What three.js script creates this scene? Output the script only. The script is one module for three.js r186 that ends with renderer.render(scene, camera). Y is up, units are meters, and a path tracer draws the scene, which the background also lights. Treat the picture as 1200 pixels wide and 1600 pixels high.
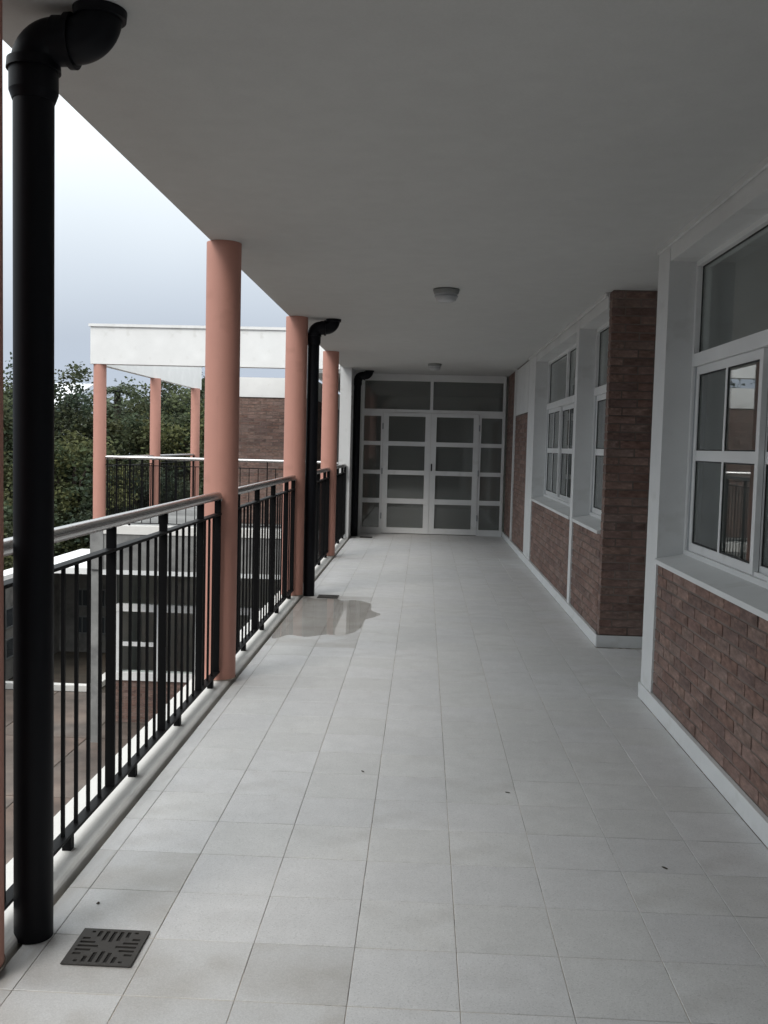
import * as THREE from 'three';
import { mergeGeometries } from 'three/addons/utils/BufferGeometryUtils.js';

// ---------------------------------------------------------------- camera, sky, sun, exposure
const scene = new THREE.Scene();
const EYE = 1.4836;
const camera = new THREE.PerspectiveCamera(2 * Math.atan(800 / 1511.57) * 180 / Math.PI, 0.75, 0.05, 600);
{
  const pitch = 0.0691, yaw = 0.0397, roll = 0.0252;
  const fwd = new THREE.Vector3(-Math.sin(yaw) * Math.cos(pitch), -Math.sin(pitch), -Math.cos(yaw) * Math.cos(pitch));
  const rt = new THREE.Vector3(Math.cos(yaw), 0, -Math.sin(yaw));
  const up = new THREE.Vector3().crossVectors(rt, fwd);
  const r2 = rt.clone().multiplyScalar(Math.cos(roll)).addScaledVector(up, Math.sin(roll));
  const u2 = up.clone().multiplyScalar(Math.cos(roll)).addScaledVector(rt, -Math.sin(roll));
  camera.matrixAutoUpdate = true;
  camera.position.set(0, EYE, 0);
  camera.quaternion.setFromRotationMatrix(new THREE.Matrix4().makeBasis(r2, u2, fwd.clone().negate()));
}
scene.add(camera);

function mulberry(a) { return () => { a |= 0; a = a + 0x6D2B79F5 | 0; let t = Math.imul(a ^ a >>> 15, 1 | a); t = t + Math.imul(t ^ t >>> 7, 61 | t) ^ t; return ((t ^ t >>> 14) >>> 0) / 4294967296; }; }
// periodic value noise
function makeNoise(seed) {
  const r = mulberry(seed), N = 4096, T = new Float32Array(N); for (let i = 0; i < N; i++) T[i] = r();
  const h = (x, y) => T[((x * 73 + y * 2311 + ((x * y) & 255) * 7) % N + N) % N];
  const s = (t) => t * t * (3 - 2 * t);
  const n = (x, y, px, py) => {
    const xi = Math.floor(x), yi = Math.floor(y), fx = s(x - xi), fy = s(y - yi);
    const w = (v, p) => ((v % p) + p) % p;
    const a = h(w(xi, px), w(yi, py)), b = h(w(xi + 1, px), w(yi, py)), c = h(w(xi, px), w(yi + 1, py)), d = h(w(xi + 1, px), w(yi + 1, py));
    return (a + (b - a) * fx) + ((c + (d - c) * fx) - (a + (b - a) * fx)) * fy;
  };
  return (u, v, f, oct = 4, fy = f) => { let A = 0.5, q = 0, t = 0; for (let o = 0; o < oct; o++) { q += A * n(u * f, v * fy, f, fy); t += A; A *= 0.5; f *= 2; fy *= 2; } return q / t; };
}
{ // overcast sky: bluish grey low down, bright cloud above
  // elevation in degrees, colour: heavy cloud low down, thinning towards the zenith
  const SK = [[0, 0.165, 0.187, 0.222], [5, 0.19, 0.217, 0.258], [10, 0.29, 0.32, 0.355], [18, 0.46, 0.495, 0.51], [35, 0.88, 0.92, 0.94], [90, 1.20, 1.26, 1.29]];
  const W = 1024, Hh = 512, d = new Float32Array(W * Hh * 4), nz = makeNoise(11);
  for (let j = 0; j < Hh; j++) for (let i = 0; i < W; i++) {
    const el = ((j + 0.5) / Hh - 0.5) * 180;
    const e = Math.max(0, el);
    const c = nz(i / W, j / Hh, 6, 5) - 0.5, c2 = nz(i / W, j / Hh, 14, 4) - 0.5;
    const m = 1 + 0.16 * c + 0.10 * c2, ee = Math.max(0, e + c * 6), k = (j * W + i) * 4;
    let q = 0; while (q < SK.length - 2 && SK[q + 1][0] < ee) q++;
    const t = Math.min(1, (ee - SK[q][0]) / (SK[q + 1][0] - SK[q][0]));
    for (let a = 0; a < 3; a++) d[k + a] = (SK[q][1 + a] + (SK[q + 1][1 + a] - SK[q][1 + a]) * t) * m;
    d[k + 3] = 1;
  }
  const sky = new THREE.DataTexture(d, W, Hh, THREE.RGBAFormat, THREE.FloatType);
  sky.mapping = THREE.EquirectangularReflectionMapping; sky.magFilter = THREE.LinearFilter; sky.needsUpdate = true;
  scene.background = sky; scene.environment = sky;
}
const sun = new THREE.DirectionalLight(0xfff8f0, 0.6);
sun.position.set(-18, 30, 16); sun.target.position.set(-2, 0, -10);
sun.castShadow = true; sun.shadow.radius = 40; sun.shadow.mapSize.set(2048, 2048);
Object.assign(sun.shadow.camera, { left: -30, right: 30, top: 30, bottom: -30, near: 1, far: 90 });
scene.add(sun, sun.target);
const renderer = new THREE.WebGLRenderer({ antialias: true });
renderer.toneMapping = THREE.LinearToneMapping;
renderer.toneMappingExposure = 2.42;
renderer.shadowMap.enabled = true;

// ---------------------------------------------------------------- measures (metres)
const XG = -1.153, XR = 1.356, H = 2.67, ZD = -16.25, XC = -1.235, GY = -3.65, ZW = -15.9;

// ---------------------------------------------------------------- textures
function tex(size, fn, { srgb = true, rep = 1 } = {}) {
  const d = new Uint8Array(size * size * 4);
  for (let j = 0; j < size; j++) for (let i = 0; i < size; i++) {
    const c = fn(i / size, j / size), k = (j * size + i) * 4;
    for (let a = 0; a < 3; a++) d[k + a] = Math.max(0, Math.min(255, 255 * (Array.isArray(c) ? c[a] : c)));
    d[k + 3] = 255;
  }
  const t = new THREE.DataTexture(d, size, size, THREE.RGBAFormat);
  t.wrapS = t.wrapT = THREE.RepeatWrapping; t.magFilter = THREE.LinearFilter; t.minFilter = THREE.LinearMipmapLinearFilter; t.generateMipmaps = true;
  if (srgb) t.colorSpace = THREE.SRGBColorSpace;
  t.repeat.set(rep, rep); t.needsUpdate = true; return t;
}
const n1 = makeNoise(3), n2 = makeNoise(5), n3 = makeNoise(9), rs = mulberry(77);
const speckle = tex(512, (u, v) => { // cement tile: fine aggregate and smudges
  const f = rs(), big = n1(u, v, 4, 5), mid = n2(u, v, 20, 3);
  let g = 0.9 + 0.035 * (big - 0.5) + 0.05 * (mid - 0.5) + (f > 0.95 ? -0.10 : f < 0.05 ? 0.06 : (f - 0.5) * 0.05);
  const st = Math.max(0, n3(u, v, 7, 5) - 0.62) * 0.22;
  return [g - st * 0.6, g - st * 0.66, g - st * 0.74];
}, { rep: 1 / 1.3 });
const dirtyTex = tex(512, (u, v) => { // the same tile with trodden dirt
  const f = rs(), big = n1(u, v, 4, 5), d = Math.max(0, n3(u, v, 5, 6) - 0.40) * 1.5 + Math.max(0, n2(u, v, 17, 4) - 0.56) * 0.8;
  const g = 0.87 + 0.08 * (big - 0.5) + (f - 0.5) * 0.08; return [g - d * 0.11, g - d * 0.125, g - d * 0.145];
}, { rep: 1 / 1.3 });
const tileRough = tex(256, (u, v) => 0.66 + 0.16 * (n2(u, v, 6, 5) - 0.5), { srgb: false, rep: 1 / 1.3 });
const fineBump = tex(512, (u, v) => 0.5 + 0.5 * (n1(u, v, 40, 4) - 0.5) + 0.25 * (rs() - 0.5), { srgb: false, rep: 1 / 0.6 });
const plasterTex = tex(512, (u, v) => { const g = 0.95 + 0.05 * (n1(u, v, 3, 6) - 0.5) + 0.03 * (n2(u, v, 30, 3) - 0.5) + 0.02 * (rs() - 0.5); return [g, g * 0.995, g * 0.985]; }, { rep: 1 / 2.4 });
const paintTex = tex(512, (u, v) => { const g = 0.95 + 0.06 * (n2(u, v, 5, 6) - 0.5) + 0.02 * (rs() - 0.5), s = Math.max(0, n3(u, v, 9, 4) - 0.66); return [g - s * 0.22, g - s * 0.23, g - s * 0.26]; }, { rep: 1 / 1.1 });
const plasterBump = tex(512, (u, v) => 0.5 + 0.7 * (n2(u, v, 12, 5) - 0.5), { srgb: false, rep: 1 / 0.9 });
const brickTex = tex(512, (u, v) => { const g = 0.84 + 0.45 * (n1(u, v, 22, 5, 60) - 0.5) + 0.12 * (rs() - 0.5), s = n3(u, v, 9, 5); return [g * (0.9 + 0.2 * s), g * (0.88 + 0.24 * s), g * (0.84 + 0.3 * s)]; }, { rep: 1 / 0.9 });
const concreteTex = tex(512, (u, v) => { const g = 0.80 + 0.28 * (n1(u, v, 4, 6) - 0.5) + 0.14 * (n2(u, v, 24, 4) - 0.5) + 0.05 * (rs() - 0.5), s = Math.max(0, n3(u, v, 6, 5) - 0.57) * 1.3; return [g - s * 0.5, g - s * 0.5, g - s * 0.48]; }, { rep: 1 / 2.1 });
const yardTex = tex(512, (u, v) => { const b = n1(u, v, 5, 6), m = n2(u, v, 14, 5); const g = 0.72 + 0.38 * (b - 0.5) + 0.30 * (m - 0.5) + 0.08 * (rs() - 0.5); const w = n3(u, v, 4, 4); return [g, g * (0.90 + 0.12 * w), g * (0.84 + 0.18 * w)]; }, { rep: 1 / 3.7 });
const groutTex = tex(512, (u, v) => { const a = n1(u, v, 9, 4), b = n3(u, v, 30, 3); const g = a + 0.5 * (b - 0.5) > 0.5 ? 0.88 : 0.60; const k = g + 0.1 * (rs() - 0.5); return [k, k * 0.96, k * 0.91]; }, { rep: 1 / 2.9 });
const streakTex = tex(256, (u, v) => 0.6 + 0.15 * (n1(u, v, 8, 3, 90) - 0.5), { srgb: false, rep: 1 / 0.5 });

const lin = (r, g, b) => new THREE.Color().setRGB(r, g, b);
const mat = (c, rough, o = {}) => new THREE.MeshStandardMaterial({ color: c, roughness: rough, ...o });
const M = {
  tile: [0.715, 0.72, 0.728, 0.708].map((g, i) => mat(lin(g, g * 1.0, g * (1.0 - 0.012 * (i % 2))), 0.85, { map: speckle, roughnessMap: tileRough, bumpMap: fineBump, bumpScale: 0.0006 })),
  dirtyTile: mat(lin(0.71, 0.71, 0.705), 0.88, { map: dirtyTex, roughnessMap: tileRough, bumpMap: fineBump, bumpScale: 0.0006 }),
  grout: mat(lin(0.62, 0.60, 0.575), 0.95, { map: groutTex }),
  ceiling: mat(lin(0.595, 0.61, 0.615), 0.95, { map: plasterTex, bumpMap: plasterBump, bumpScale: 0.001 }),
  white: mat(lin(0.68, 0.69, 0.69), 0.75, { map: paintTex, bumpMap: plasterBump, bumpScale: 0.0012 }),
  coping: mat(lin(0.82, 0.82, 0.81), 0.7, { map: paintTex }),
  innerWall: mat(lin(0.62, 0.62, 0.59), 0.9, { map: plasterTex }),
  innerFloor: mat(lin(0.36, 0.35, 0.33), 0.4, { map: speckle }),
  terracotta: mat(lin(0.53, 0.262, 0.205), 0.62, { map: paintTex, bumpMap: plasterBump, bumpScale: 0.0008 }),
  brick: [[0.262, 0.165, 0.139], [0.236, 0.141, 0.117], [0.292, 0.188, 0.158], [0.202, 0.129, 0.112], [0.268, 0.182, 0.157]].map((c) => mat(lin(...c), 0.92, { map: brickTex, bumpMap: fineBump, bumpScale: 0.0012 })),
  mortar: mat(lin(0.25, 0.203, 0.178), 0.97, { map: concreteTex, bumpMap: fineBump, bumpScale: 0.001 }),
  black: new THREE.MeshPhysicalMaterial({ color: lin(0.004, 0.004, 0.0044), roughness: 0.5, specularIntensity: 0.18, bumpMap: fineBump, bumpScale: 0.0003 }),
  pvc: new THREE.MeshPhysicalMaterial({ color: lin(0.005, 0.0055, 0.008), roughness: 0.75, specularIntensity: 0.35, roughnessMap: tileRough }),
  steel: mat(lin(0.56, 0.55, 0.54), 0.45, { metalness: 1, roughnessMap: streakTex }),
  kerb: mat(lin(0.72, 0.715, 0.70), 0.85, { map: plasterTex, bumpMap: fineBump, bumpScale: 0.0015 }),
  alu: mat(lin(0.77, 0.78, 0.78), 0.38, { map: paintTex }),
  frameGrey: mat(lin(0.09, 0.095, 0.095), 0.5, {}),
  aluGrey: mat(lin(0.30, 0.32, 0.34), 0.4, {}),
  darkGlass: mat(lin(0.03, 0.034, 0.038), 0.08),
  seal: mat(lin(0.02, 0.02, 0.02), 0.7),
  iron: mat(lin(0.06, 0.055, 0.05), 0.6, { metalness: 0.5, bumpMap: fineBump, bumpScale: 0.001 }),
  pit_shade: mat(lin(0.012, 0.011, 0.010), 0.95),
  concrete: mat(lin(0.34, 0.34, 0.33), 0.92, { map: concreteTex, bumpMap: fineBump, bumpScale: 0.002 }),
  yard: [[0.235, 0.195, 0.172], [0.26, 0.212, 0.185], [0.215, 0.182, 0.162]].map((c) => mat(lin(...c), 0.8, { map: yardTex, bumpMap: plasterBump, bumpScale: 0.004 })),
  soil: mat(lin(0.10, 0.085, 0.065), 0.95, { map: yardTex }),
  shadeGrey: mat(lin(0.17, 0.165, 0.155), 0.9, { map: concreteTex }),  // annexe wall grey, darkened to stand in for shade under the roof
  lampBody: mat(lin(0.22, 0.23, 0.225), 0.55),
  lampGlass: new THREE.MeshPhysicalMaterial({ color: lin(0.40, 0.41, 0.42), roughness: 0.3, clearcoat: 0.4 }),
  bark: mat(lin(0.07, 0.055, 0.042), 0.95, { map: brickTex }),
  sheet: mat(lin(0.75, 0.76, 0.78), 0.5, { map: paintTex }),
  glass: new THREE.MeshPhysicalMaterial({ color: lin(0.93, 0.96, 0.95), roughness: 0.0, transmission: 1, thickness: 0, ior: 1.5 }),
  glassB: new THREE.MeshPhysicalMaterial({ color: lin(0.80, 0.82, 0.80), roughness: 0.04, transmission: 0.91, thickness: 0, ior: 1.52 }),
  water: new THREE.MeshPhysicalMaterial({ color: lin(0.91, 0.895, 0.875), roughness: 0.04, transmission: 1, thickness: 0, ior: 1.33 }),
};

// ---------------------------------------------------------------- builders
const used = new Map();
function numbered(n) { const k = used.get(n) || 0; used.set(n, k + 1); return k ? `${n}_${String(k).padStart(3, '0')}` : n; }
// box with uv in metres
function bx(x0, x1, y0, y1, z0, z1) {
  const g = new THREE.BoxGeometry(Math.abs(x1 - x0), Math.abs(y1 - y0), Math.abs(z1 - z0));
  g.translate((x0 + x1) / 2, (y0 + y1) / 2, (z0 + z1) / 2); return metreUV(g);
}
function metreUV(g) {
  const p = g.attributes.position, n = g.attributes.normal, uv = new Float32Array(p.count * 2);
  for (let i = 0; i < p.count; i++) {
    const ax = Math.abs(n.getX(i)), ay = Math.abs(n.getY(i)), az = Math.abs(n.getZ(i));
    let u, v; if (ay >= ax && ay >= az) { u = p.getX(i); v = p.getZ(i); } else if (ax >= az) { u = p.getZ(i); v = p.getY(i); } else { u = p.getX(i); v = p.getY(i); }
    uv[i * 2] = u; uv[i * 2 + 1] = v;
  }
  g.setAttribute('uv', new THREE.BufferAttribute(uv, 2)); return g;
}
const merge = (a) => a.length === 1 ? a[0] : mergeGeometries(a.map((g) => g.index ? g.toNonIndexed() : g));
function mesh(name, geo, m, parent) { const o = new THREE.Mesh(Array.isArray(geo) ? merge(geo) : geo, m); o.name = name; if (parent) parent.add(o); return o; }
function thing(name, label, category, pos = [0, 0, 0], group) {
  const o = new THREE.Group(); o.name = numbered(name); o.position.set(...pos); o.userData = { label, category }; if (group) o.userData.group = group; scene.add(o); return o;
}
function struct(name, geo, m, label, category = 'ground') { const o = mesh(numbered(name), geo, m); o.userData = { kind: 'structure', label, category }; scene.add(o); return o; }
// a bar between chamfered edges: section w x d, along any axis
function cyl(r, y0, y1, x = 0, z = 0, seg = 32, r2 = r) { const g = new THREE.CylinderGeometry(r2, r, y1 - y0, seg); g.translate(x, (y0 + y1) / 2, z); return g; }
function tube(pts, r, seg = 10, n = 24) { return new THREE.TubeGeometry(new THREE.CatmullRomCurve3(pts.map((p) => new THREE.Vector3(...p)), false, 'catmullrom', 0.2), n, r, seg); }
function taper(pts, radii, seg = 8) { // limb with changing radius
  const P = pts.map((p) => new THREE.Vector3(...p)), pos = [], idx = [], uv = [];
  P.forEach((p, i) => {
    const t = P[Math.min(i + 1, P.length - 1)].clone().sub(P[Math.max(i - 1, 0)]).normalize();
    const a = new THREE.Vector3(0, 0, 1).cross(t); if (a.lengthSq() < 0.01) a.set(1, 0, 0).cross(t); a.normalize(); const b = t.clone().cross(a);
    for (let k = 0; k <= seg; k++) { const w = k / seg * Math.PI * 2, q = p.clone().addScaledVector(a, Math.cos(w) * radii[i]).addScaledVector(b, Math.sin(w) * radii[i]); pos.push(q.x, q.y, q.z); uv.push(k / seg * 0.5, i * 0.3); }
  });
  for (let i = 0; i < P.length - 1; i++) for (let k = 0; k < seg; k++) { const a = i * (seg + 1) + k, b = a + seg + 1; idx.push(a, a + 1, b, b, a + 1, b + 1); }
  const g = new THREE.BufferGeometry(); g.setAttribute('position', new THREE.Float32BufferAttribute(pos, 3)); g.setAttribute('uv', new THREE.Float32BufferAttribute(uv, 2)); g.setIndex(idx); g.computeVertexNormals(); return g;
}
// a laid piece (brick, tile): face at +z = d, back at 0, bevel c, corners jittered
function piece(w, h, d, c, jit, r) {
  const j = () => (r() - 0.5) * 2 * jit, u0 = r() * 3, v0 = r() * 3, B = [], F = [], S = [];
  [[-1, -1], [1, -1], [1, 1], [-1, 1]].forEach(([sx, sy]) => {
    const x = sx * w / 2 + j(), y = sy * h / 2 + j(); B.push([x, y, 0]); S.push([x, y, d - c]); F.push([x - sx * c, y - sy * c, d + j() * 0.4]);
  });
  const pos = [], uv = []; const quad = (a, b, cc, dd) => { for (const p of [a, b, cc, a, cc, dd]) { pos.push(...p); uv.push(u0 + p[0] + p[2], v0 + p[1] + p[2] * 0.5); } };
  quad(...F); for (let i = 0; i < 4; i++) { const k = (i + 1) % 4; quad(S[i], S[k], F[k], F[i]); quad(B[i], B[k], S[k], S[i]); }
  const g = new THREE.BufferGeometry(); g.setAttribute('position', new THREE.Float32BufferAttribute(pos, 3)); g.setAttribute('uv', new THREE.Float32BufferAttribute(uv, 2)); g.computeVertexNormals(); return g;
}
const rb = mulberry(4242);
const BW = 0.215, BH = 0.052, BJ = 0.009;
const brickGeos = Array.from({ length: 9 }, () => piece(BW, BH, 0.0036, 0.0018, 0.0018, rb));
// lay bricks on a face: origin at its lower-left as seen from outside, running along dir (unit vector in xz), outward normal = dir turned; asStuff joins them
function layBricks(parent, o, dir, width, height, { asStuff = false } = {}) {
  const D = new THREE.Vector3(...dir), U = new THREE.Vector3(0, 1, 0), N = new THREE.Vector3().crossVectors(D, U);
  const basis = new THREE.Matrix4().makeBasis(D, U, N), q = new THREE.Quaternion().setFromRotationMatrix(basis);
  const joined = [[], [], [], [], []];
  const rows = Math.round(height / (BH + BJ)), sy = height / rows / (BH + BJ);
  for (let k = 0; k < rows; k++) {
    let s = k % 2 ? -(BW + BJ) / 2 : 0; s -= rb() * 0.012;
    while (s < width - 0.012) {
      const a = Math.max(0.002, s), b = Math.min(width - 0.002, s + BW); s += BW + BJ;
      const w = b - a, yc = (k + 0.5) * (BH + BJ) * sy; if (w < 0.02) continue;
      const gi = Math.floor(rb() * brickGeos.length), mi = Math.floor(Math.pow(rb(), 0.9) * 5), out = (rb() - 0.5) * 0.0016;
      const m = new THREE.Mesh(brickGeos[gi], M.brick[mi]); m.name = 'brick';
      m.position.set(o[0], o[1], o[2]).addScaledVector(D, (a + b) / 2).addScaledVector(U, yc).addScaledVector(N, out);
      m.quaternion.copy(q); m.scale.set(w / BW, sy * (0.97 + rb() * 0.05), 1);
      if (asStuff) { m.updateMatrix(); joined[mi].push(m.geometry.clone().applyMatrix4(m.matrix)); } else parent.add(m);
    }
  }
  if (asStuff) joined.forEach((g, i) => { if (g.length) { const m = mesh('brickwork', mergeGeometries(g), M.brick[i], parent); m.userData.kind = 'stuff'; } });
}

// ================================================================ the gallery floor
const groutBed = struct('gallery_floor', [bx(-1.132, 3.0, -0.20, -0.0022, 6, -16.3)], M.grout, 'pale grey square tiled floor of the covered gallery', 'floor');
{
  const r = mulberry(99), T = 0.3, J = 0.0034, JX = 0.0018;
  const geos = Array.from({ length: 8 }, () => { const g = piece(T - JX, T - J, 0.012, 0.0012, 0.0003, r); g.rotateX(-Math.PI / 2); g.translate(0, -0.012, 0); return g; });
  const far = [[], [], [], []];
  const xs = []; for (let k = -4; k <= 9; k++) xs.push(-0.1632 + 0.3 * k);
  for (let i = -32; i < 46; i++) {
    const z1 = -2.4604 - 0.3 * i, z0 = z1 - T; // z0 far edge
    if (z0 < -16.31) continue;
    for (const x of xs) {
      let a = x, b = x + T; if (b < -1.13) continue; a = Math.max(a, -1.133);
      const zc = (z0 + z1) / 2; if (a > 1.33 && !(zc < -5.9 && zc > -7.35)) continue;
      b = Math.min(b, 1.42 > a ? Math.max(b, b) : b);
      const gi = Math.floor(r() * 8), mi = Math.floor(r() * 4);
      const dirty = zc < -1.9 && zc > -3.4 && a < (zc > -2.7 ? -0.3 : -0.9) || (zc < -7.1 && zc > -9.3 && a < -0.6);
      const m = new THREE.Mesh(geos[gi], dirty ? M.dirtyTile : M.tile[mi]); m.name = 'tile';
      m.position.set((a + b) / 2, (r() - 0.5) * 0.0006, zc); m.scale.set((b - a - JX) / (T - JX), 1, 1);
      m.rotation.set((r() - 0.5) * 0.003, [0, Math.PI][Math.floor(r() * 2)], (r() - 0.5) * 0.003);
      if (z1 < -1.6 && z0 > -11.2) groutBed.add(m); else { m.updateMatrix(); far[mi].push(m.geometry.clone().applyMatrix4(m.matrix)); }
    }
  }
  far.forEach((g, i) => { const m = mesh('tile_paving', mergeGeometries(g), M.tile[i], groutBed); m.userData.kind = 'stuff'; });
}
{ // standing water beside the second drain
  const P = [[-1.125, -7.28], [-1.0, -7.36], [-0.86, -7.30], [-0.72, -7.42], [-0.60, -7.40], [-0.50, -7.58], [-0.47, -7.8], [-0.46, -8.1], [-0.40, -8.22], [-0.34, -8.40], [-0.43, -8.58], [-0.46, -8.95], [-0.60, -9.12], [-0.74, -9.08], [-0.80, -9.16], [-1.0, -9.13], [-1.125, -9.1]];
  const c = new THREE.CatmullRomCurve3(P.map(([x, z]) => new THREE.Vector3(x, -z, 0)), true, 'catmullrom', 0.4).getPoints(90);
  const g = new THREE.ShapeGeometry(new THREE.Shape(c.map((p) => new THREE.Vector2(p.x, p.y)))); g.rotateX(-Math.PI / 2); g.translate(0, 0.0022, 0);
  struct('puddle', g, M.water, 'shallow puddle of rainwater on the tiles beside the second drain', 'water');
}
// kerb along the open edge, rounded on the inside, on the slab
{
  const s = new THREE.Shape(); [[-1.39, -0.32], [-1.39, 0.018], [-1.386, 0.022], [-1.19, 0.022], [-1.168, 0.020], [-1.158, 0.016], [-1.152, 0.010], [-1.150, 0.002], [-1.150, -0.32]].forEach(([x, y], i) => i ? s.lineTo(x, y) : s.moveTo(x, y)); s.closePath();
  const g = new THREE.ExtrudeGeometry(s, { depth: 21.1, bevelEnabled: false, curveSegments: 8 }); g.translate(0, 0, -15.1);
  struct('kerb', metreUV(g), M.kerb, 'low rounded concrete kerb under the gallery railings', 'kerb');
}
struct('gallery_slab', [bx(-1.147, 3.0, -0.5, -0.205, 6, -16.3)], M.concrete, 'concrete slab carrying the gallery floor', 'slab');
// ================================================================ the ceiling (underside of the roof slab)
struct('ceiling', [bx(-1.30, 7.2, H, H + 0.35, 6, -16.4)], M.ceiling, 'plain off white plaster ceiling of the gallery', 'ceiling');

// ================================================================ right-hand walls
const RX = 1.506; // window plane
function windowUnit(parent, zn, zf, y0, y1, nSash, yT = 1.965, upperSplit = true) { // zn near end, zf far end (zn > zf)
  const d0 = RX - 0.005, d1 = RX + 0.075, f = 0.035;
  const w = mesh('window', [bx(d0, d1, y0, y0 + f, zn, zf), bx(d0, d1, y1 - f, y1, zn, zf), bx(d0, d1, y0 + f, y1 - f, zn, zn - f), bx(d0, d1, y0 + f, y1 - f, zf + f, zf),
    bx(d0 - 0.006, d1, yT, yT + 0.07, zn - f, zf + f), bx(d0 + 0.02, d0 + 0.026, y0 + f, y0 + f + 0.02, zn - f, zf + f)], M.alu, parent);
  mesh('sliding_track', [bx(d0 + 0.012, d1 - 0.004, y0 + f, yT, zf + f, zf + f + 0.022), bx(d0 + 0.012, d1 - 0.004, y0 + f, yT, zn - f - 0.022, zn - f)], M.aluGrey, w);
  const a0 = zf + f, a1 = zn - f;
  const pane = (x, ya, yb, za, zb) => { mesh('pane', bx(x - 0.002, x + 0.002, ya, yb, za, zb), M.glass, w); mesh('seal', [bx(x - 0.007, x - 0.0025, ya, ya + 0.007, za, zb), bx(x - 0.007, x - 0.0025, yb - 0.007, yb, za, zb), bx(x - 0.007, x - 0.0025, ya + 0.007, yb - 0.007, za, za + 0.007), bx(x - 0.007, x - 0.0025, ya + 0.007, yb - 0.007, zb - 0.007, zb)], M.seal, w); };
  const zm = (a0 + a1) / 2;
  if (upperSplit) { mesh('mullion', bx(d0, d1, yT + 0.07, y1 - f, zm - 0.03, zm + 0.03), M.alu, w); pane(RX + 0.03, yT + 0.07, y1 - f, a0, zm - 0.03); pane(RX + 0.03, yT + 0.07, y1 - f, zm + 0.03, a1); } else pane(RX + 0.03, yT + 0.07, y1 - f, a0, a1);
  const L = (a1 - a0) / nSash, s = 0.045, ym = y0 + f + (yT - y0 - f) * 0.52;
  for (let i = 0; i < nSash; i++) {
    const za = a0 + i * L - (i ? 0.02 : -0.022), zb = a0 + (i + 1) * L + (i < nSash - 1 ? 0.02 : -0.022), x = RX + (i % 2 ? 0.052 : 0.022), xa = x - 0.013, xb = x + 0.013, yb0 = y0 + f + 0.002, yb1 = yT - 0.002, zc = (za + zb) / 2, mu = 0.014;
    mesh('sash', [bx(xa, xb, yb0, yb0 + s, za, zb), bx(xa, xb, yb1 - s, yb1, za, zb), bx(xa, xb, yb0 + s, yb1 - s, za, za + s), bx(xa, xb, yb0 + s, yb1 - s, zb - s, zb),
      bx(xa + 0.002, xb - 0.002, ym - 0.028, ym + 0.028, za + s, zb - s), bx(xa + 0.003, xb - 0.003, yb0 + s, ym - 0.028, zc - mu, zc + mu), bx(xa + 0.003, xb - 0.003, ym + 0.028, yb1 - s, zc - mu, zc + mu)], M.alu, w);
    for (const [ya, yb] of [[yb0 + s, ym - 0.028], [ym + 0.028, yb1 - s]]) for (const [p, q] of [[za + s, zc - mu], [zc + mu, zb - s]]) pane(x, ya, yb, p, q);
  }
  return w;
}
function sill(parent, zn, zf) {
  const s = new THREE.Shape(); s.moveTo(1.338, 0.846); s.lineTo(1.338, 0.872); s.lineTo(RX + 0.02, 0.908); s.lineTo(RX + 0.02, 0.846); s.closePath();
  const g = new THREE.ExtrudeGeometry(s, { depth: zn - zf - 0.004, bevelEnabled: false }); g.translate(0, 0, zf + 0.002); mesh('sill', metreUV(g), M.white, parent);
}
const WB = 1.62; // back of wall
const SKH = 0.09;
{ // near window wall
  const g = thing('window_wall', 'nearest brick and white window wall at the right edge of the gallery', 'wall', [0, 0, 0], 'window walls along the gallery');
  const zf = -5.85, zj = -5.59, zn = -2.30;
  mesh('mortar', [bx(1.367, WB, 0, 0.845, zn, zj + 0.001)], M.mortar, g);
  mesh('pilaster', [bx(1.352, WB, 0, H - 0.001, zj, zf)], M.white, g);
  mesh('pilaster', [bx(1.352, WB, 0, H - 0.001, zn + 0.26, zn)], M.white, g);
  mesh('lintel', [bx(1.356, WB, 2.555, H - 0.001, zn, zj)], M.white, g);
  mesh('ceiling_trim', [bx(1.334, 1.3515, H - 0.03, H - 0.001, zn, zf)], M.white, g);
  layBricks(g, [1.367 - 0.001, SKH, zj], [0, 0, 1], zn - zj, 0.845 - SKH);
  mesh('skirting', [bx(1.340, 1.3515, 0, SKH, zn + 0.26, zf), bx(1.3515, 1.362, 0, SKH, zn, zj + 0.02)], M.white, g);
  sill(g, zn, zj);
  windowUnit(g, zn, zj, 0.895, 2.56, 3);
}
{ // brick return at the far side of the recess
  const g = thing('brick_wall', 'dark full height brick wall closing the far side of the recess', 'wall');
  const z = -7.30;
  mesh('mortar', [bx(1.368, 2.45, 0, H - 0.001, z - 0.012, z - 0.13)], M.mortar, g);
  layBricks(g, [1.358, SKH, z - 0.012], [1, 0, 0], 1.09, H - SKH - 0.004);
  layBricks(g, [1.368, SKH, z - 0.13], [0, 0, 1], 0.122, H - SKH - 0.004);
  mesh('skirting', [bx(1.343, 2.45, 0, SKH, z + 0.014, z + 0.0035)], M.white, g);
}
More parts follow.
